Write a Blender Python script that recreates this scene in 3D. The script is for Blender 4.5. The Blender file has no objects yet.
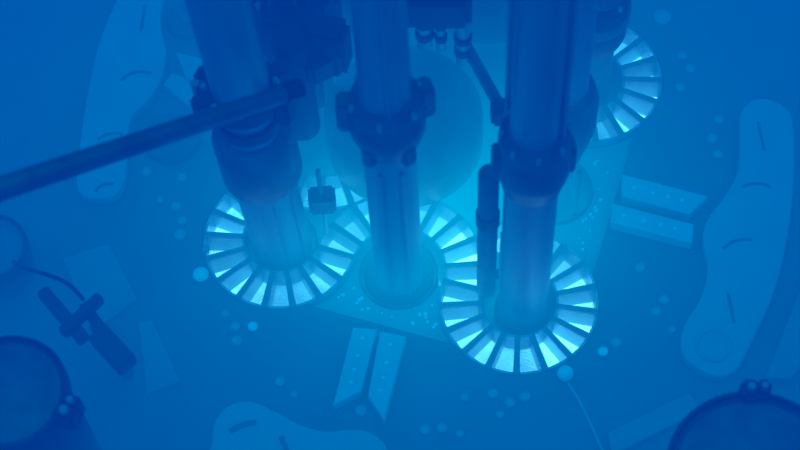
import bpy, bmesh, math, random
from mathutils import Vector, Matrix
random.seed(4)
S = bpy.context.scene
COL = S.collection
PI = math.pi

# ------------------------------------------------------------------ camera
FPX = 1750.0
DEP = math.radians(62.0)
ROLL = math.atan2(65, 930)
HC = 8.75 * math.sin(DEP)
CF = Vector((0, math.cos(DEP), -math.sin(DEP)))
_r0 = Vector((1, 0, 0)); _u0 = Vector((0, math.sin(DEP), math.cos(DEP)))
CR = math.cos(ROLL) * _r0 - math.sin(ROLL) * _u0
CU = math.cos(ROLL) * _u0 + math.sin(ROLL) * _r0
CC = Vector((0, 0, HC))
cd = bpy.data.cameras.new('camera'); cam = bpy.data.objects.new('camera', cd); COL.objects.link(cam)
cd.sensor_width = 36; cd.lens = 36 * FPX / 800; cd.clip_start = .05; cd.clip_end = 200
cd.dof.use_dof = True; cd.dof.focus_distance = 8.9; cd.dof.aperture_fstop = 1.1
m = Matrix((CR, CU, -CF)).transposed().to_4x4(); m.translation = CC
cam.matrix_world = m
S.camera = cam

# ------------------------------------------------------------------ ambient light of the pool, exposure
w = bpy.data.worlds.new('world'); S.world = w; w.use_nodes = True
bg = w.node_tree.nodes['Background']
bg.inputs[0].default_value = (.0, .60, .10, 1); bg.inputs[1].default_value = 1.0
S.view_settings.view_transform = 'Standard'; S.view_settings.look = 'None'
S.view_settings.exposure = 0; S.view_settings.gamma = 1; S.view_settings.use_curve_mapping = False

# water constants (emission per metre; Cherenkov light is given off by the water round the core)
VEIL = (.0, .0041, .0365)        # even blue emission standing in for scattered haze
ABS = .10                       # absorption density
LOW = (.0, .100, .114)  # wide emission layer standing in for haze above the floor
MID = (.0, .080, .082)         # emission standing in for light scattered up from the core          # blue light in the water that lies just over the reactor top
GLOW = (.0, .23, .225)           # strong light over the fuel
FUEL_EMIT = 3.0

def at(px, py, z=0.0):
    d = CF + CR * ((px - 400) / FPX) - CU * ((py - 225) / FPX)
    return CC + d * ((z - HC) / d.z)

# ------------------------------------------------------------------ materials
def mat(name, col, metal=0., rough=.5, noise=.0, scale=6., bump=0., spec=.5, stretch=(1, 1, 1)):
    M = bpy.data.materials.new(name); M.use_nodes = True
    N = M.node_tree.nodes; Lk = M.node_tree.links; b = N['Principled BSDF']
    b.inputs['Base Color'].default_value = (*col, 1); b.inputs['Metallic'].default_value = metal
    b.inputs['Roughness'].default_value = rough; b.inputs['Specular IOR Level'].default_value = spec
    if noise or bump:
        tc = N.new('ShaderNodeTexCoord'); mp = N.new('ShaderNodeMapping'); mp.inputs['Scale'].default_value = stretch
        Lk.new(tc.outputs['Object'], mp.inputs['Vector'])
        nz = N.new('ShaderNodeTexNoise'); nz.inputs['Scale'].default_value = scale; nz.inputs['Detail'].default_value = 4
        Lk.new(mp.outputs[0], nz.inputs['Vector'])
        cr = N.new('ShaderNodeValToRGB')
        cr.color_ramp.elements[0].position = .3; cr.color_ramp.elements[1].position = .7
        cr.color_ramp.elements[0].color = (*[c * (1 - noise) for c in col], 1)
        cr.color_ramp.elements[1].color = (*[min(1, c * (1 + noise)) for c in col], 1)
        Lk.new(nz.outputs['Fac'], cr.inputs['Fac']); Lk.new(cr.outputs['Color'], b.inputs['Base Color'])
        if bump:
            bp = N.new('ShaderNodeBump'); bp.inputs['Strength'].default_value = bump; bp.inputs['Distance'].default_value = .02
            Lk.new(nz.outputs['Fac'], bp.inputs['Height']); Lk.new(bp.outputs[0], b.inputs['Normal'])
    return M

M_floor = mat('reflector_dark_metal', (.10, .11, .12), 0, .6, .15, 3)
M_light = mat('bare_aluminium_plate', (.34, .35, .365), 0, .5, .06, 5)
M_bar = mat('core_lit_aluminium_bar', (.52, .53, .55), 0, .5, .08, 7)  # paler than the plates: light from the core put into the colour
M_mid = mat('dull_aluminium_plate', (.2, .205, .21), 0, .5, .1, 5)
M_steel = mat('brushed_stainless', (.46, .465, .47), .3, .42, .2, 9, .06, stretch=(1, 1, .08))
M_steel2 = mat('dark_stainless', (.19, .193, .197), .3, .45, .25, 9, .1)
M_black = mat('black_oxide_steel', (.055, .057, .06), .2, .5, .2, 8)
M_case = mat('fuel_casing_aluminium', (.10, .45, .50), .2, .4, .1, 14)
M_rim = mat('casing_rim_aluminium', (.22, .23, .25), .2, .4, .1, 14)
M_plug = mat('polished_plug', (.8, .82, .85), .2, .35)
M_hole = mat('shadowed_slot', (.015, .015, .018), 0, .8)
M_rubber = mat('black_rubber_cable', (.03, .03, .035), 0, .5)

def glow_mat():
    M = bpy.data.materials.new('cherenkov_fuel'); M.use_nodes = True
    N = M.node_tree.nodes; Lk = M.node_tree.links; b = N['Principled BSDF']
    b.inputs['Base Color'].default_value = (.5, .55, .6, 1); b.inputs['Roughness'].default_value = .5
    tc = N.new('ShaderNodeTexCoord'); nz = N.new('ShaderNodeTexNoise'); nz.inputs['Scale'].default_value = 9
    Lk.new(tc.outputs['Object'], nz.inputs['Vector'])
    mr = N.new('ShaderNodeMapRange'); mr.inputs[1].default_value = .3; mr.inputs[2].default_value = .7
    mr.inputs[3].default_value = FUEL_EMIT * .8; mr.inputs[4].default_value = FUEL_EMIT * 1.2
    Lk.new(nz.outputs['Fac'], mr.inputs[0])
    b.inputs['Emission Color'].default_value = (.30, .82, 1, 1)
    oi = N.new('ShaderNodeObjectInfo'); pw = N.new('ShaderNodeMath'); pw.operation = 'POWER'; pw.inputs[1].default_value = 2.5
    Lk.new(oi.outputs['Random'], pw.inputs[0])
    sc = N.new('ShaderNodeMath'); sc.operation = 'MULTIPLY_ADD'; sc.inputs[1].default_value = 1.5; sc.inputs[2].default_value = .65
    Lk.new(pw.outputs[0], sc.inputs[0])
    mu = N.new('ShaderNodeMath'); mu.operation = 'MULTIPLY'; Lk.new(mr.outputs[0], mu.inputs[0]); Lk.new(sc.outputs[0], mu.inputs[1])
    Lk.new(mu.outputs[0], b.inputs['Emission Strength'])
    return M
M_fuel = glow_mat()

# ------------------------------------------------------------------ helpers
def link(o, parent=None):
    COL.objects.link(o)
    if parent: o.parent = parent
    return o
def obj(name, bm, material, parent=None, smooth=False):
    me = bpy.data.meshes.new(name)
    bmesh.ops.recalc_face_normals(bm, faces=bm.faces[:])
    bm.to_mesh(me); bm.free(); me.materials.append(material)
    if smooth:
        for p in me.polygons: p.use_smooth = True
        try: me.set_sharp_from_angle(angle=math.radians(38))
        except Exception: pass
    return link(bpy.data.objects.new(name, me), parent)
def tag(o, label, cat, group=None):
    o['label'] = label; o['category'] = cat
    if group: o['group'] = group
    return o
def thing(name, label, cat, loc=(0, 0, 0), rz=0, group=None):
    o = bpy.data.objects.new(name, None); COL.objects.link(o); o.empty_display_size = .1
    o.location = loc; o.rotation_euler = (0, 0, rz)
    return tag(o, label, cat, group)
def prism(bm, pts, z0, z1, bevel=0.):
    """vertical prism over a simple outline"""
    f = bm.faces.new([bm.verts.new((x, y, z0)) for x, y in pts])
    r = bmesh.ops.extrude_face_region(bm, geom=[f])
    vs = [e for e in r['geom'] if isinstance(e, bmesh.types.BMVert)]
    bmesh.ops.translate(bm, verts=vs, vec=(0, 0, z1 - z0))
    if bevel:
        es = [e for e in bm.edges if all(abs(v.co.z - z1) < 1e-6 for v in e.verts)]
        bmesh.ops.bevel(bm, geom=es, offset=bevel, segments=2, affect='EDGES', profile=.5)
    return bm
def lathe(bm, prof, n=40, c=(0, 0)):
    """closed lathe of (radius, z) profile"""
    rings = []
    for r, z in prof:
        rings.append([bm.verts.new((c[0] + r * math.cos(2 * PI * k / n), c[1] + r * math.sin(2 * PI * k / n), z)) for k in range(n)])
    for a, b in zip(rings, rings[1:]):
        for k in range(n):
            bm.faces.new((a[k], a[(k + 1) % n], b[(k + 1) % n], b[k]))
    bm.faces.new(rings[0][::-1]); bm.faces.new(rings[-1])
    return bm
def box(bm, c, s, M=None, bevel=0.):
    r = bmesh.ops.create_cube(bm, size=1)
    T = Matrix.Translation(c) @ (M.to_4x4() if M else Matrix.Identity(4)) @ Matrix.Diagonal((*s, 1))
    bmesh.ops.transform(bm, matrix=T, verts=r['verts'])
    if bevel:
        es = list({e for v in r['verts'] for e in v.link_edges})
        bmesh.ops.bevel(bm, geom=es, offset=bevel, segments=2, affect='EDGES')
    return bm
def tube(bm, pts, rad, n=12):
    """swept tube through 3-d points; rad scalar or list"""
    pts = [Vector(p) for p in pts]; rings = []
    up = Vector((0.13, .21, 1)).normalized()
    for i, p in enumerate(pts):
        t = (pts[min(i + 1, len(pts) - 1)] - pts[max(i - 1, 0)]).normalized()
        a = t.cross(up)
        if a.length < .05: a = t.cross(Vector((1, 0, 0)))
        a.normalize(); b = t.cross(a)
        r = rad[i] if isinstance(rad, (list, tuple)) else rad
        rings.append([bm.verts.new(p + a * r * math.cos(2 * PI * k / n) + b * r * math.sin(2 * PI * k / n)) for k in range(n)])
    for a, b in zip(rings, rings[1:]):
        for k in range(n): bm.faces.new((a[k], a[(k + 1) % n], b[(k + 1) % n], b[k]))
    bm.faces.new(rings[0][::-1]); bm.faces.new(rings[-1])
    return bm
def smooth_loop(pts, sub=6):
    """closed Catmull-Rom through 2-d points"""
    n = len(pts); out = []
    for i in range(n):
        p0, p1, p2, p3 = (Vector(pts[(i + k - 1) % n]) for k in range(4))
        for s in range(sub):
            t = s / sub
            out.append(.5 * ((2 * p1) + (p2 - p0) * t + (2 * p0 - 5 * p1 + 4 * p2 - p3) * t * t + (3 * p1 - p0 - 3 * p2 + p3) * t ** 3))
    return [(p.x, p.y) for p in out]
def curve3(pts, sub=8):
    pts = [Vector(p) for p in pts]; P = [pts[0]] + pts + [pts[-1]]; out = []
    for i in range(1, len(P) - 2):
        for s in range(sub):
            t = s / sub; p0, p1, p2, p3 = P[i - 1:i + 3]
            out.append(.5 * ((2 * p1) + (p2 - p0) * t + (2 * p0 - 5 * p1 + 4 * p2 - p3) * t * t + (3 * p1 - p0 - 3 * p2 + p3) * t ** 3))
    return out + [pts[-1]]
B = bmesh.new

# ------------------------------------------------------------------ core layout (metres; core top at z = 0)
ANG = math.radians(-20.8)
EX = Vector((math.cos(ANG), math.sin(ANG))); EY = Vector((-math.sin(ANG), math.cos(ANG)))
LX, LY = .6145, .669           # half spacing of the lobes
CORE = Vector((-.5972, 4.0815)) + EX * LX + EY * LY
def W(x, y): p = CORE + EX * x + EY * y; return (p.x, p.y)
RI, RO = .185, .388
RM = (RI + RO) / 2
# ---- the pit outline
hole = []
for sx, sy, a0, a1 in ((-1, -1, 150, 308), (1, -1, 232, 398), (1, 1, 322, 540)):
    for i in range(29):
        a = math.radians(a0 + (a1 - a0) * i / 28)
        hole.append(W(sx * LX + (RO + .008) * math.cos(a), sy * LY + (RO + .008) * math.sin(a)))

# ------------------------------------------------------------------ setting: floor with the core pit
bm = B()
FX, FY = 9.5, 9.5
outer = [bm.verts.new((x, y, 0)) for x, y in ((-FX, -4), (FX, -4), (FX, 14), (-FX, 14))]
inner = [bm.verts.new((x, y, 0)) for x, y in hole]
es = [bm.edges.new((a, b)) for L_ in (outer, inner) for a, b in zip(L_, L_[1:] + L_[:1])]
bmesh.ops.triangle_fill(bm, use_beauty=True, use_dissolve=False, edges=es)
low = [bm.verts.new((v.co.x, v.co.y, -.40)) for v in inner]
n = len(inner)
for i in range(n): bm.faces.new((inner[i], inner[(i + 1) % n], low[(i + 1) % n], low[i]))
bm.faces.new(low)
fl = obj('floor', bm, M_floor); fl['kind'] = 'structure'
fl['label'] = 'dark flat reflector top with a clover-shaped pit holding the fuel'
bm = B(); nw = 96; RW = 5.7
q = [[bm.verts.new((r * math.cos(2 * PI * k / nw), 4 + r * math.sin(2 * PI * k / nw), z)) for k in range(nw)] for r, z in ((RW, .001), (RW, 8.8), (RW + .12, 8.8), (RW + .12, .001))]
for a_, b_ in zip(q, q[1:] + q[:1]):
    for k in range(nw): bm.faces.new((a_[k], a_[(k + 1) % nw], b_[(k + 1) % nw], b_[k]))
wl = obj('wall_round', bm, M_mid, None, True); wl['kind'] = 'structure'; wl['label'] = 'round steel vessel wall enclosing the pool'

# ------------------------------------------------------------------ fuel elements (serpentine ring)
def wedge(bm, ri, ro, half, z0, z1, rm, seg=4):
    p = [(ri * math.cos(-half + 2 * half * i / seg) - rm, ri * math.sin(-half + 2 * half * i / seg)) for i in range(seg + 1)]
    q = [(ro * math.cos(half - 2 * half * i / seg) - rm, ro * math.sin(half - 2 * half * i / seg)) for i in range(seg + 1)]
    return p + q
def fuel_proto(rm, pitch, inward):
    """meshes of one element; the arc centre lies at -x"""
    ri, ro = rm - (RO - RI) / 2, rm + (RO - RI) / 2
    half = pitch / 2 * .985; t = .009
    o = wedge(None, ri, ro, half, 0, 0, rm)
    i_ = wedge(None, ri + t * 1.3, ro - t * 1.3, half - t / rm, 0, 0, rm)
    bm = B(); n = len(o)
    rings = [[bm.verts.new((x, y, z)) for x, y in L_] for L_, z in ((o, -.37), (o, 0), (i_, 0), (i_, -.37))]
    for a, b in zip(rings, rings[1:] + rings[:1]):
        for k in range(n): bm.faces.new((a[k], a[(k + 1) % n], b[(k + 1) % n], b[k]))
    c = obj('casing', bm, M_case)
    bm = B(); prism(bm, wedge(None, ri + t * 1.35, ro - t * 1.35, half - t / rm * 1.05, 0, 0, rm), -.36, -.145)
    f = obj('glowing_water', bm, M_fuel)
    bm = B(); npl = 24; h2 = half - t / rm * 1.1
    for k in range(npl):
        r = ri + t * 1.4 + (ro - ri - 2.8 * t) * (k + .5) / npl
        v = [[bm.verts.new((rr * math.cos(-h2 + 2 * h2 * i / 3) - rm, rr * math.sin(-h2 + 2 * h2 * i / 3), z)) for i in range(4)]
             for rr, z in ((r - .0009, -.15), (r - .0009, -.134), (r + .0009, -.134), (r + .0009, -.15))]
        for a_, b_ in zip(v, v[1:]):
            for i in range(3): bm.faces.new((a_[i], a_[i + 1], b_[i + 1], b_[i]))
    fp = obj('fuel_plates', bm, M_case); fp['kind'] = 'stuff'
    # rim strip on the dividing wall
    bm = B()
    for s in (-1, 1):
        a = s * (half - t / rm * .8)
        cx, sn = math.cos(a), math.sin(a)
        box(bm, ((rm) * cx - rm, rm * sn, .003), (ro - ri - .004, t * 1.5, .012), Matrix.Rotation(a, 3, 'Z'))
    r = obj('top_rim', bm, M_rim)
    out = [c.data, f.data, fp.data, r.data]
    for q in (c, f, fp, r): bpy.data.objects.remove(q)
    return out
NAMES = ('casing', 'glowing_water', 'fuel_plates', 'top_rim')
ORD = ('first second third fourth fifth sixth seventh eighth ninth tenth eleventh twelfth thirteenth fourteenth fifteenth').split()
def ring(cx, cy, rm, a0, a1, n, label, group, pick=None, rev=False):
    pitch = math.radians(a1 - a0) / n
    me = fuel_proto(rm, abs(pitch), False)
    for i in (pick or range(n)):
        a = math.radians(a0) + pitch * (i + .5)
        p = W(cx + rm * math.cos(a), cy + rm * math.sin(a))
        t = thing('fuel_element', ORD[n - 1 - i if rev else i] + ' ' + label, 'fuel element', (p[0], p[1], 0), a + ANG, group)
        for nm, d in zip(NAMES, me):
            o = link(bpy.data.objects.new(nm, d), t)
            if nm == 'fuel_plates': o['kind'] = 'stuff'
SX = LX - RM; SY = LY - RM   # radius of the serpentine round the side traps
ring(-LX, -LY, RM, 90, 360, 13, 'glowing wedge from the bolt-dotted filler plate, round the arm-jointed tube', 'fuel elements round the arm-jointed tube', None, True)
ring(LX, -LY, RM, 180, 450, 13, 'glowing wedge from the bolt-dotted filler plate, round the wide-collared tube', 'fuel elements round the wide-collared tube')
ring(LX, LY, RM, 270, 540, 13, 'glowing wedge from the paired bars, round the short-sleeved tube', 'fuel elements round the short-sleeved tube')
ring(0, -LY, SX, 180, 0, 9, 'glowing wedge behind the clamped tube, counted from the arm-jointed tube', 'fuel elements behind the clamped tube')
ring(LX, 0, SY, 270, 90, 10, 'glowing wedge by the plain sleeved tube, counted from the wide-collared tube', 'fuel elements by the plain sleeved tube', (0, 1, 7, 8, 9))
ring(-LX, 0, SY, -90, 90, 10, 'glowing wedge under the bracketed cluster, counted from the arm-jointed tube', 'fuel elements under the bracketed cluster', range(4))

# ------------------------------------------------------------------ water
def water():
    bm = B(); box(bm, (0, 5, 4.2), (18.6, 17.6, 9.4))
    o = obj('water', bm, None if False else M_hole)
    M = bpy.data.materials.new('pool_water'); M.use_nodes = True
    N = M.node_tree.nodes; Lk = M.node_tree.links; N.clear()
    out = N.new('ShaderNodeOutputMaterial')
    ab = N.new('ShaderNodeVolumeAbsorption'); ab.inputs['Color'].default_value = (.0, .62, .80, 1); ab.inputs['Density'].default_value = ABS
    em = N.new('ShaderNodeEmission'); em.inputs['Strength'].default_value = 1
    add = N.new('ShaderNodeAddShader'); Lk.new(ab.outputs[0], add.inputs[0]); Lk.new(em.outputs[0], add.inputs[1])
    Lk.new(add.outputs[0], out.inputs['Volume'])
    geo = N.new('ShaderNodeTexCoord')
    def vm(op, a, b=None):
        n_ = N.new('ShaderNodeVectorMath'); n_.operation = op
        if isinstance(a, tuple): n_.inputs[0].default_value = a
        else: Lk.new(a, n_.inputs[0])
        if b is not None:
            if isinstance(b, tuple): n_.inputs[1].default_value = b
            else: Lk.new(b, n_.inputs[1])
        return n_
    def ma(op, a, b=None):
        n_ = N.new('ShaderNodeMath'); n_.operation = op
        for i_, v in enumerate((a, b)):
            if v is None: continue
            if isinstance(v, (int, float)): n_.inputs[i_].default_value = v
            else: Lk.new(v, n_.inputs[i_])
        return n_.outputs[0]
    P = geo.outputs['Object']
    def blob(c, s):                      # gaussian of ellipsoidal distance
        d = vm('LENGTH', vm('MULTIPLY', vm('SUBTRACT', P, c).outputs[0], tuple(1 / q for q in s)).outputs[0]).outputs['Value']
        return ma('EXPONENT', ma('MULTIPLY', ma('MULTIPLY', d, d), -1.0))
    low = blob((CORE.x, CORE.y, 0), (4.5, 4.5, .80))
    fr = W(0, -LY * .75)
    g = ma('ADD', blob((CORE.x, CORE.y - .42, .0), (.75, .5, .42)), blob((fr[0], fr[1], .0), (.75, .45, .35)))
    def colmul(col, fac):
        n_ = vm('SCALE', col); Lk.new(fac, n_.inputs['Scale']); return n_.outputs[0]
    mid = blob((CORE.x, CORE.y - .6, .3), (1.05, .9, 1.0))
    tot = vm('ADD', vm('ADD', vm('ADD', colmul(LOW, low), colmul(MID, mid)).outputs[0], colmul(GLOW, g)).outputs[0], VEIL).outputs[0]
    Lk.new(tot, em.inputs['Color'])
    o.data.materials.clear(); o.data.materials.append(M)
    o['kind'] = 'stuff'; o['label'] = 'deep blue pool water glowing over the reactor core'; o['category'] = 'water'
water()

# ------------------------------------------------------------------ plates between the lobes (with bolts)
def filler(k):
    """light plate that fills the notch of the pit between two lobes"""
    hx, hy, rs = (LX, LY, SX) if k % 2 == 0 else (LY, LX, SY)
    def loc(x, y):      # front notch frame -> core frame
        a = k * PI / 2
        return W(x * math.cos(a) - y * math.sin(a), x * math.sin(a) + y * math.cos(a))
    pts = []
    for i in range(13):    # left lobe outer arc from the tangent down to the notch
        a = -math.radians(52) * i / 12
        pts.append((-hx + (RO + .004) * math.cos(a), -hy + (RO + .004) * math.sin(a)))
    for i in range(13):
        a = PI + math.radians(52) * (1 - i / 12)
        pts.append((hx + (RO + .004) * math.cos(a), -hy + (RO + .004) * math.sin(a)))
    rt = .2
    for i in range(1, 24):
        a = -PI * i / 24
        pts.append((rt * math.cos(a), -hy + rt * math.sin(a)))
    bm = B(); prism(bm, [loc(*p) for p in pts], -.396, -.05)
    lab = ('pale filler plate dotted with bolts before the clamped tube', 'pale filler plate beside the plain sleeved tube and paired bars',
           'pale filler plate beyond the domed housing', 'pale filler plate under the bracketed tube cluster')[k]
    t = thing('filler_plate', lab, 'plate')
    obj('plate', bm, M_light, t)
    bm = B()
    lathe(bm, [(.009, -.052), (.009, -.038), (.007, -.036)], 10)
    me = None
    R = random.Random(7 + k)
    cnt = 0
    while cnt < 20:
        x, y = R.uniform(-.42, .42), R.uniform(-hy - .26, -hy + .02)
        if math.hypot(x, y + hy) < rt + .02 or min(math.hypot(x - s * hx, y + hy) for s in (-1, 1)) < RO + .03: continue
        if y < -hy - .25: continue
        if me is None: b0 = obj('bolt', bm, M_plug, t); me = b0.data
        else: b0 = link(bpy.data.objects.new('bolt', me), t)
        p = loc(x, y); b0.location = (p[0], p[1], 0); cnt += 1
        s = R.uniform(.6, 1.3); b0.scale = (s, s, 1)
for k in range(2): filler(k)

# ------------------------------------------------------------------ instrument tubes standing in the flux traps
def rim(r, z0, z1, b=.006):
    return [(r - b, z0), (r, z0 + b), (r, z1 - b), (r - b, z1)]
def zm(z): return z if z < .25 else z * 1.27
def post(name, label, cat, xy, parts, top=3.4):
    """parts: list of (part name, material, profile)"""
    t = thing(name, label, cat, (xy[0], xy[1], -.398))
    for nm, M, prof in parts:
        obj(nm, lathe(B(), [(r, zm(z) + .398) for r, z in prof], 44), M, t, True)
    return t
def ring_bolts(t, r, z, n, s=.016, ph=0., h=.03):
    me = None
    for i in range(n):
        a = ph + 2 * PI * i / n
        if me is None:
            o = obj('bolt', lathe(B(), [(s, 0), (s, h), (s * .7, h + .006)], 6), M_steel, t); me = o.data
        else: o = link(bpy.data.objects.new('bolt', me), t)
        o.location = (r * math.cos(a), r * math.sin(a), zm(z) + .398)
def lug(t, a, r, z, s, nm='lug', M=None, rot=0):
    bm = B(); box(bm, (0, 0, 0), s, None, min(s) * .18)
    o = obj(nm, bm, M or M_steel2, t); o.location = (r * math.cos(a), r * math.sin(a), zm(z) + .398); o.rotation_euler = (rot, 0, a)
    return o
def side_pipe(t, a, r, z0, z1, rad, nm='side_pipe', M=None):
    o = obj(nm, lathe(B(), rim(rad, zm(z0) + .398, zm(z1) + .398, .003), 16), M or M_steel, t, True)
    o.location = (r * math.cos(a), r * math.sin(a), 0)
    return o
pL, pF, pB, pBL = W(-LX, -LY), W(LX, -LY), W(LX, LY), W(-LX, LY)
pM, pRT, pT = W(0, -LY), W(LX, 0), W(0, LY + .27)
pLT = at(299, 118, 0).xy

# trap liners: dark cylinders sunk in each trap
def liner(xy, r, label):
    prof = [(r - .008, 0), (r, .0), (r, .37), (r - .002, .374), (r - .006, .374), (r - .008, .37), (r - .008, .10), (.0005, .10)]
    o = thing('trap_liner', label, 'liner', (xy[0], xy[1], -.398))
    obj('wall', lathe(B(), prof, 48), M_steel2, o, True)
    bm = B(); lathe(bm, [(r - .05, .10), (r - .05, .115), (r - .055, .12)], 40); obj('base_plate', bm, M_black, o, True)
for xy, r, lb in ((pL, RI, 'tube the long dark arm reaches'), (pF, RI, 'tube with the wide collar'), (pB, RI, 'short-sleeved tube among pale wedges'),
                  (pM, .2, 'tube with the lugged clamp'), (pRT, .2, 'plain sleeved tube'),
                  ):
    liner(xy, r - .004, 'round sunken metal liner at the foot of the ' + lb)

# left lobe tube (wide sleeve, jointed to the arm)
t = post('instrument_tube', 'thick stainless tube with wide dark sleeve, jointed to the long arm', 'tube', (pL[0] + .008, pL[1]), [
    ('lower_tube', M_steel, [(.148, -.275), (.148, .6)]),
    ('sleeve', M_steel2, [(.155, .52), (.175, .53), (.188, .55), (.188, .80), (.175, .83), (.13, .85)]),
    ('upper_tube', M_steel, [(.128, .80), (.128, 3.4)]),
    ('collar', M_black, rim(.15, .9, .96)), ('clamp_ring', M_black, rim(.17, 1.04, 1.12))])
t.rotation_euler = (0, math.radians(-1.6), 0)
ring_bolts(t, .155, 1.115, 8)
for a in (2.6, 3.4, -.4, .5): lug(t, a, .19, 1.04, (.07, .08, .16), M=M_black)
side_pipe(t, 2.9, .205, .83, 1.1, .022); side_pipe(t, -1.3, .143, -.27, .5, .012, 'guide_rod')
side_pipe(t, -1.75, .143, -.27, .5, .009, 'guide_rod'); side_pipe(t, -.6, .143, -.27, .5, .02, 'guide_rod')

# middle tube (clamp with lugs)
t = post('instrument_tube', 'slim stainless tube gripped by a lugged clamp, standing before the domed housing', 'tube', pM, [
    ('lower_tube', M_steel, [(.118, -.275), (.118, 1.02)]),
    ('foot_ring', M_black, rim(.175, -.27, -.06, .012)),
    ('clamp', M_steel2, [(.122, .98), (.135, 1.0), (.155, 1.06), (.165, 1.09), (.165, 1.17), (.155, 1.19), (.155, 1.24), (.12, 1.27)]),
    ('upper_tube', M_steel, [(.108, 1.2), (.108, 3.4)])])
for a in (PI - .1, .35): lug(t, a, .175, 1.16, (.07, .09, .2))
for a in (-2.2, -1.0): lug(t, a, .145, 1.04, (.05, .06, .12), 'clamp_jaw')
ring_bolts(t, .15, 1.24, 6, .014, .3)
side_pipe(t, -1.2, .122, -.27, .9, .012, 'guide_rod'); side_pipe(t, -2.0, .122, -.27, .9, .010, 'guide_rod')
side_pipe(t, -1.5, .112, 1.25, 3.3, .010, 'guide_rod')

# front-right lobe tube
t = post('instrument_tube', 'tall stainless tube with a wide collar, ringed by the brightest wedges', 'tube', (pF[0] + .024, pF[1]), [
    ('lower_tube', M_steel, [(.118, -.275), (.118, 1.0)]),
    ('foot_ring', M_black, rim(.142, -.27, -.08, .012)),
    ('collar', M_steel2, [(.12, .93), (.132, .94), (.138, .98), (.152, 1.02), (.158, 1.05), (.158, 1.14), (.148, 1.16), (.148, 1.24), (.11, 1.27)]),
    ('upper_tube', M_steel, [(.104, 1.2), (.104, 3.4)])])
ring_bolts(t, .14, 1.24, 8, .013)
for a in (PI, .1): lug(t, a, .15, 1.08, (.05, .09, .18))
side_pipe(t, 2.3, .155, .95, 3.2, .012, 'guide_rod')
side_pipe(t, -.4, .116, 1.25, 3.3, .012, 'guide_rod')

# right side trap tube, back lobe tube
t = post('instrument_tube', 'plain dark-sleeved tube half hidden behind the wide-collared tube', 'tube', pRT, [
    ('lower_tube', M_steel, [(.1, -.275), (.1, .5)]),
    ('sleeve', M_steel2, [(.1, .26), (.12, .28), (.165, .46), (.17, .5), (.17, .66), (.15, .72), (.115, .74)]),
    ('upper_tube', M_steel, [(.115, .7), (.115, 3.4)])])
side_pipe(t, -1.0, .17, -.27, .3, .014, 'guide_rod')
t = post('instrument_tube', 'short dark-sleeved tube inside the ring of pale wedges beyond paired bars', 'tube', pB, [
    ('lower_tube', M_steel2, [(.12, -.275), (.12, .42)]),
    ('sleeve', M_black, [(.12, .3), (.15, .32), (.165, .36), (.165, .6), (.14, .63)]),
    ('clamp_ring', M_steel2, rim(.175, .46, .52)),
    ('upper_tube', M_steel2, [(.14, .55), (.14, 3.4)])])
ring_bolts(t, .15, .6, 7, .015)
side_pipe(t, -2.2, .19, .2, 1.3, .03)
# left side trap cluster
t = post('instrument_tube', 'dark tube cluster with brackets and clamps behind the arm joint', 'tube', pLT, [
    ('lower_tube', M_black, [(.12, .0), (.12, .5)]),
    ('housing', M_black, [(.15, .42), (.19, .44), (.2, .48), (.2, .62), (.17, .66)]),
    ('upper_tube', M_black, [(.12, .6), (.12, 3.4)]),
    ('clamp_ring', M_black, rim(.185, .84, .95))])
for a, z in ((.1, .75), (2.4, .8), (-.6, .9), (-1.4, .82), (1.0, 1.0)): lug(t, a, .21, z, (.14, .12, .2), 'bracket', M_black)
side_pipe(t, -.9, .2, .3, 1.5, .035, M=M_black); side_pipe(t, -1.6, .19, .5, 1.7, .03, M=M_steel2); side_pipe(t, -.15, .17, .001, .55, .035, M=M_steel2)
ring_bolts(t, .17, .95, 6, .016)
p_ = at(306, 40, 1.15)
o = obj('yoke', box(B(), (0, 0, 0), (.40, .16, .30), Matrix.Rotation(-.35, 3, 'Z'), .03), M_black, t); o.location = (p_.x - pLT[0], p_.y - pLT[1], 1.15 + .398)
p_ = at(303, 127, .55)
o = obj('canister', lathe(B(), [(.07, 0), (.085, .012), (.085, .75), (.07, .77)], 28), M_black, t, True); o.location = (p_.x - pLT[0], p_.y - pLT[1], .55 + .398)
p_ = at(325, 62, 1.1)
o = obj('yoke_arm', box(B(), (0, 0, 0), (.20, .10, .16), Matrix.Rotation(.5, 3, 'Z'), .02), M_black, t); o.location = (p_.x - pLT[0], p_.y - pLT[1], 1.1 + .398)
# far tubes
t = post('instrument_tube', 'dark tube rising from the hidden lobe behind the domed housing', 'tube', pBL, [
    ('lower_tube', M_steel2, [(.13, -.0), (.13, .5)]), ('sleeve', M_black, rim(.21, .2, .42, .02)), ('upper_tube', M_black, [(.19, .4), (.19, 3.4)])])
t = post('instrument_tube', 'broad dark column standing beyond the domed housing', 'tube', pT, [
    ('lower_tube', M_steel2, [(.28, 0), (.28, .2)]), ('sleeve', M_black, rim(.31, .12, .24, .02)), ('upper_tube', M_black, [(.28, .22), (.28, 3.4)])])

# ------------------------------------------------------------------ domed housing over the core centre
hc = at(405, 142, .0)
t = thing('core_housing', 'large smooth domed housing rising behind the clamped tube', 'housing', (hc.x, hc.y, .016))
prof = [(.38, 0), (.40, .01), (.40, .22)] + [(.40 * math.cos(a), .22 + .26 * math.sin(a)) for a in [PI / 2 * i / 10 for i in range(1, 10)]] + [(.02, .48)]
obj('dome', lathe(B(), prof, 64), M_steel2, t, True)

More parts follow.
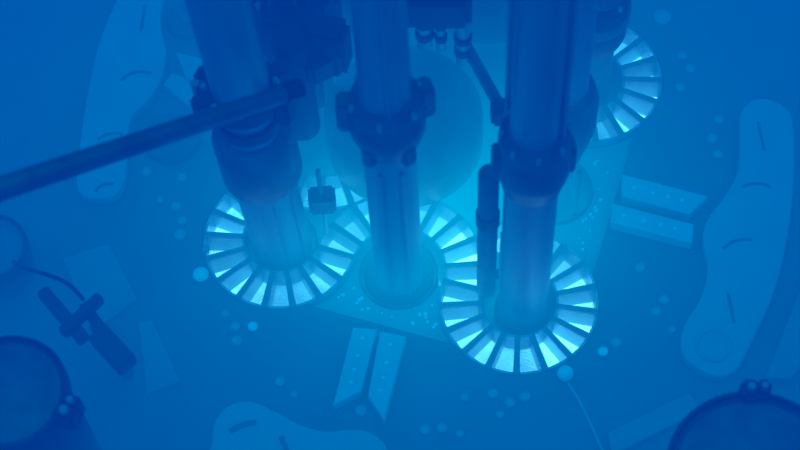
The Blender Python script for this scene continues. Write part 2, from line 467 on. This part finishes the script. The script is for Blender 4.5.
# ------------------------------------------------------------------ long arm
def rod_between(name, label, cat, p0, p1, r0, r1):
    t = thing(name, label, cat, p0)
    p0 = Vector(p0); d = Vector(p1) - p0
    obj('shaft', tube(B(), [(0, 0, 0), d * .5, d], [r0, (r0 + r1) / 2, r1], 20), M_steel2, t, True)
    return t, d
za = 1.2
while at(245, 105, za).y > 3.84: za += .01
a1 = at(297, 89, za); a0 = at(-60, 208, za + .5)
t, d = rod_between('support_arm', 'long straight dark arm reaching in to the wide-sleeved tube', 'arm', a1, a0, .036, .045)
obj('end_joint', tube(B(), [d * -.01, d * .04], .044, 20), M_black, t, True)
obj('seam_strip', tube(B(), [d * .02 + Vector((0, -.025, -.03)), d + Vector((0, -.03, -.037))], .007, 8), M_steel2, t, True)

# diagonal strut, small nozzles
s0 = at(462, 38, .8); s1 = at(503, 112, 1.05)
t = thing('diagonal_strut', 'thin dark diagonal strut running down to the wide collar', 'strut', s1)
obj('rod', tube(B(), [(0, 0, 0), s0 - s1], .028, 14), M_steel2, t, True)
obj('end_clevis', box(B(), (0, 0, 0), (.11, .09, .12), None, .015), M_black, t)
c = at(430, 0, 1.25)
t = thing('manifold', 'dark manifold block with three hanging nozzle pipes above the domed housing', 'manifold', (c.x, c.y, .85))
bm = B(); box(bm, (0, .10, .42), (.40, .42, .22), Matrix.Rotation(-.1, 3, 'Z'), .03); obj('block', bm, M_black, t)
obj('hanger', lathe(B(), [(.09, .52), (.09, 2.4)], 24), M_black, t, True)
for px, py, z0, r in ((425, 46, .95, .036), (441, 49, .95, .024), (463, 62, .85, .034)):
    p = at(px, py, z0)
    o = obj('nozzle_pipe', lathe(B(), [(r * .8, 0), (r, .01), (r, 1.2 - z0)], 20), M_steel, t, True); o.location = (p.x - c.x, p.y - c.y, z0 - .85)
    for zz in (.08, .18):
        k_ = obj('band', lathe(B(), [(r * 1.15, zz), (r * 1.25, zz + .01), (r * 1.25, zz + .04), (r * 1.15, zz + .05)], 20), M_black, o, True)
p = at(486, 292, -.02)
t = thing('guide_pipe', 'dark upright pipe close beside the wide-collared tube', 'pipe', (p.x, p.y, .0105))
obj('pipe', lathe(B(), [(.047, 0), (.047, 1.14), (.04, 1.16)], 24), M_steel2, t, True)
o = obj('slit_glow_rod', lathe(B(), [(.009, .14), (.009, .64)], 12), M_plug, t, True); o.location = (.065, -.03, 0)  # added pale rod, stands in for core glow seen through the gap
obj('rod_bracket', box(B(), (.035, -.015, .19), (.09, .04, .03)), M_steel2, t)
obj('coupling', lathe(B(), [(.047, .69), (.055, .70), (.055, .79), (.047, .80)], 24), M_black, t, True)

# thin bright guide pipes by the left ring with dark bracket
p = at(327, 232, 0)
t = thing('guide_pipe', 'thin upright pipe with dark box bracket between sleeve and clamp', 'pipe', p)
obj('pipe', lathe(B(), [(.012, 0), (.012, .62)], 14), M_steel, t, True)
obj('bracket', box(B(), (0, 0, .33), (.13, .09, .14), None, .012), M_steel2, t)

# ------------------------------------------------------------------ pale scalloped plates
def slot(t, px, py, ang, l, wd, z, arc=0.):
    p = at(px, py, z)
    n = 9; pts = []
    for i in range(n):
        u = (i / (n - 1) - .5) * l; pts.append((u, arc * (1 - (2 * u / l) ** 2), 0))
    o = obj('slot', tube(B(), pts, wd * .75, 8), M_floor, t, True)
    o.location = p; o.rotation_euler = (0, 0, ang); o.scale = (1, 1, .35)
def kidney(label, pix, z1, slots, mat_=M_light):
    pts = smooth_loop([at(x, y, z1).xy for x, y in pix], 5)
    t = thing('scalloped_plate', label, 'plate')
    obj('plate', prism(B(), pts, .001, z1, .012), mat_, t)
    for s in slots: slot(t, *s, z1)if False else slot(t, s[0], s[1], s[2], s[3], s[4], z1, s[5])
    return t
kidney('pale scalloped plate by the rod end, partly under the long arm',
       [(140, -45), (116, 0), (98, 45), (86, 100), (79, 150), (77, 188), (92, 198), (116, 194), (125, 176), (127, 142), (132, 116), (150, 97),
        (162, 76), (166, 50), (161, 28), (163, 0), (176, -45)], .06,
       [(143, 18, 1.45, .17, .012, 0), (136, 77, .2, .16, .012, .03), (104, 188, .4, .10, .012, .02), (110, 137, .2, .13, .012, .02)])
t = kidney('pale scalloped plate with slots and a round boss, beyond the paired bars',
       [(741, 112), (757, 98), (780, 103), (793, 120), (794, 180), (788, 235), (775, 290), (752, 342), (736, 370), (715, 376), (690, 362), (681, 343),
        (686, 322), (701, 297), (708, 268), (703, 240), (707, 220), (725, 195), (738, 170), (740, 140)], .06,
       [(761, 136, 1.6, .17, .011, 0), (757, 187, -.1, .14, .011, .02), (738, 244, .25, .15, .012, .02), (731, 308, 1.6, .16, .011, 0)])
p = at(713, 346, .06)
o = obj('boss', lathe(B(), [(.085, -.002), (.085, .008), (.075, .014), (.068, .006), (.02, .006)], 32), M_light, t, True); o.location = p
t = kidney('pale scalloped plate with a long slot, below the lower paired bars',
       [(205, 500), (211, 445), (215, 420), (229, 405), (250, 401), (275, 411), (300, 424), (325, 431), (350, 429), (372, 433), (388, 450), (402, 500)], .06,
       [(243, 427, .3, .13, .02, .01), (284, 444, 1.9, .08, .018, 0)])
p = at(240, 430, .06)

# small scalloped web behind the rod joint
def slab(name, label, cat, pix, z0, z1, M, bevel=.008):
    o = obj(name, prism(B(), [tuple(at(x, y, z1).xy) for x, y in pix], z0, z1, bevel), M)
    return tag(o, label, cat)
for px, py, r, lb in ((188, 22, .115, 'dark round control drum between scalloped plate and arm-jointed tube'), (172, 140, .15, 'dark round control drum nestled in the scalloped plate, half under the arm')):
    p = at(px, py, .0); t = thing('control_drum', lb, 'drum', (p.x, p.y, .001))
    obj('face', lathe(B(), [(r, 0), (r, .025), (r * .97, .032)], 48), M_black, t, True)
    obj('hub', lathe(B(), [(r * .25, .03), (r * .25, .045), (r * .2, .05)], 24), M_floor, t, True)
# paired bars (neck shims)
def bars(label, A, Bq, ends):
    for q, lb in zip((A, Bq), ends):
        t = thing('spacer_bar', label + lb, 'bar')
        obj('bar', prism(B(), [tuple(at(x, y, .07).xy) for x, y in q], .001, .07, .006), M_bar, t)
        c = [sum(v[i] for v in q) / 4 for i in (0, 1)]
        e0 = ((q[0][0] + q[1][0]) / 2, (q[0][1] + q[1][1]) / 2); e1 = ((q[2][0] + q[3][0]) / 2, (q[2][1] + q[3][1]) / 2)
        me = None
        for f in (.15, .4, .6, .78):
            x = e0[0] + (e1[0] - e0[0]) * f; y = e0[1] + (e1[1] - e0[1]) * f
            if me is None: o = obj('bolt', lathe(B(), [(.010, -.002), (.010, .006), (.007, .009)], 10), M_plug, t); me = o.data
            else: o = link(bpy.data.objects.new('bolt', me), t)
            o.location = at(x, y, .07)
bars('pale flat bar below the bolt-dotted filler plate, ', [(353, 327), (377, 329), (361, 391), (333, 405)], [(380, 331), (406, 336), (384, 420), (368, 395)], ('nearer the arm-jointed tube', 'nearer the wide-collared tube'))
bars('pale flat bar pointing at the slotted plate with boss, ', [(622, 174), (622, 196), (690, 214), (708, 196)], [(612, 203), (611, 222), (692, 243), (694, 224)], ('nearer the short-sleeved tube', 'nearer the wide-collared tube'))
slab('spacer_bar', 'pale short bar between scalloped plate and the arm joint', 'bar', [(176, 52), (203, 58), (200, 80), (186, 78)], .001, .07, M_light)
slab('spacer_bar', 'pale tapered bar touching the arm joint clamp', 'bar', [(163, 84), (172, 72), (200, 82), (196, 106), (186, 103)], .001, .05, M_light)
slab('spacer_bar', 'pale bar lying by the rim of the big round drum', 'bar', [(608, 432), (690, 392), (702, 410), (612, 456)], .001, .03, M_mid)
slab('floor_panel', 'pale rectangular panel under the dark clamp tool', 'panel', [(62, 258), (108, 243), (137, 298), (92, 332)], .001, .03, M_mid)
slab('floor_panel', 'pale narrow panel beside the dark clamp tool block', 'panel', [(138, 322), (152, 320), (180, 381), (146, 394)], .001, .025, M_mid)
slab('floor_panel', 'pale outer strip beyond the slotted plate with boss', 'panel', [(800, 290), (830, 240), (830, 330), (790, 380), (766, 376)], .001, .05, M_mid)

# ------------------------------------------------------------------ round plugs on the reflector
PL = [(201, 275, 8, 1), (176, 207, 5, 0), (182, 221, 5, 0), (180, 235, 6, 0), (225, 314, 4, 0), (235, 327, 5, 0), (253, 327, 5, 1), (237, 341, 5, 0), (147, 172, 5, 0), (182, 178, 5, 0),
      (493, 394, 5, 0), (510, 403, 5, 0), (525, 397, 5, 0), (500, 415, 4, 0), (603, 352, 5, 1), (616, 343, 5, 0), (662, 18, 9, 0), (682, 56, 5, 0), (690, 69, 5, 0), (680, 88, 5, 0),
      (719, 120, 5, 0), (712, 139, 5, 0), (718, 155, 5, 0), (280, 382, 5, 0), (294, 395, 4, 0), (361, 411, 6, 0), (664, 300, 5, 0), (656, 312, 5, 0), (672, 330, 4, 0), (640, 268, 5, 0),
      (442, 428, 5, 0), (425, 430, 5, 0), (460, 434, 4, 0), (465, 398, 4, 0), (206, 250, 4, 0), (160, 200, 4, 0)]
LAND = [(190, 210, 'between long arm and arm-jointed tube'), (235, 322, 'below the arm-jointed tube ring'), (510, 400, 'below the wide-collared tube ring'),
        (610, 347, 'beside the wide-collared tube ring'), (685, 60, 'outside the short-sleeved tube ring'), (716, 138, 'beside the slotted plate with boss'),
        (287, 388, 'between lower ring and long-slotted plate'), (361, 411, 'at the tip of the lower paired bars'), (660, 305, 'between wide-collared ring and boss'),
        (440, 430, 'past the tip of the lower bars')]
for x, y, r, br in PL:
    r *= .005
    p = at(x, y, .0)
    o = obj('reflector_plug', lathe(B(), [(r, .001), (r, .012), (r * .8, .018), (r * .75, .012), (r * .1, .012)], 18), M_plug if br else M_light, None, True)
    o.location = (p.x, p.y, 0)
    near = min(LAND, key=lambda q: (q[0] - x) ** 2 + (q[1] - y) ** 2)[2]
    tag(o, ('bright polished' if br else 'small dull') + ' round plug on the dark floor, ' + near, 'plug', ('bright' if br else 'dull') + ' plugs ' + near)

# ------------------------------------------------------------------ ball on a cable
p = at(565, 377, .0)
t = thing('hanging_ball', 'pale ball on a thin cable lying by the brightest wedge ring', 'ball', (p.x, p.y, .001))
bm = B(); bmesh.ops.create_uvsphere(bm, u_segments=20, v_segments=12, radius=.04); bmesh.ops.translate(bm, verts=bm.verts[:], vec=(0, 0, .042))
obj('ball', bm, M_plug, t, True)
pts = [at(568, 383, .045), at(580, 402, .03), at(592, 427, .02), at(600, 445, .02), at(612, 470, .02)]
obj('cable', tube(B(), [q - Vector((p.x, p.y, .001)) for q in curve3(pts)], .006, 8), M_light, t, True)

# ------------------------------------------------------------------ drums near the camera
def drum(label, px, py, z, rpx, lidm, lat):
    c = at(px, py, z); sc = (c - CC).length / FPX; r = rpx * sc
    t = thing('round_drum', label, 'drum', (c.x, c.y, 0.001))
    z0 = 0.0
    obj('body', lathe(B(), [(r * .93, 0), (r * .93, z - .05), (r * .90, z - .03)], 64), M_black, t, True)
    obj('rim', lathe(B(), [(r * .94, z - .10), (r, z - .09), (r, z - .01), (r * .985, z), (r * .95, z), (r * .93, z - .02)], 64), M_black, t, True)
    obj('lid', lathe(B(), [(r * .88, z - .04), (r * .87, z - .02), (r * .4, z + .01), (r * .05, z + .015)], 64), lidm, t, True)
    for lx, ly, s in lat:
        q = at(lx, ly, z) - Vector((c.x, c.y, 0))
        b_ = obj('latch', box(B(), (0, 0, 0), (s, s * .8, .12), None, .015), M_black, t); b_.location = (q.x, q.y, z - .03)
        b_.rotation_euler = (0, 0, math.atan2(q.y, q.x))
        k_ = obj('latch_pin', lathe(B(), [(s * .2, .06), (s * .2, .085), (s * .14, .09)], 14), M_steel, b_, True)
    return t
drum('big round dark drum with a pair of latches beside the clamp tool', 6, 391, 1.0, 60, M_steel2, ((66, 414, .10), (72, 404, .08)))
drum('small round dark drum the clamp tool cable comes from', -10, 246, .25, 36, M_mid, ())
drum('big round dark drum with a bracket on its rim, past the scalloped plate', 756, 474, 1.0, 88, M_steel2, ((750, 391, .09), (763, 390, .08)))

# ------------------------------------------------------------------ clamp tool with cable
zt = .50
def P3(x, y, z=zt): return at(x, y, z)
def flatbar(bm, p, q, wd, th):
    p, q = Vector(p), Vector(q); d = q - p
    a = math.atan2(d.y, d.x)
    Mx = Matrix.Rotation(a, 3, 'Z')
    box(bm, (p + q) / 2, (d.length, wd, th), Mx, .008)
base = P3(80, 318)
t = thing('clamp_tool', 'dark clamp tool with two crossed bars and a block, hung on a cable', 'tool', (base.x, base.y, .03))
off = Vector((base.x, base.y, .03))
def tp(nm, x0, y0, x1, y1, wd, th, M=M_black, z=zt):
    bm = B(); flatbar(bm, P3(x0, y0, z) - off, P3(x1, y1, z) - off, wd, th); return obj(nm, bm, M, t)
tp('jaw', 43, 292, 84, 340, .06, .08); tp('cross_bar', 62, 334, 101, 297, .048, .06, z=zt + .05)
tp('neck', 84, 305, 112, 345, .05, .06, z=zt - .02); tp('block', 98, 334, 128, 366, .10, .10, z=zt - .02)
tp('foot', 101, 338, 124, 362, .06, .40, M_black, z=.25)
pts = [P3(14, 262, .27), P3(24, 268, .45), P3(45, 274, .64), P3(68, 284, .62), P3(84, 300, .55)]
obj('cable', tube(B(), [q - off for q in curve3(pts)], .010, 8), M_rubber, t, True)
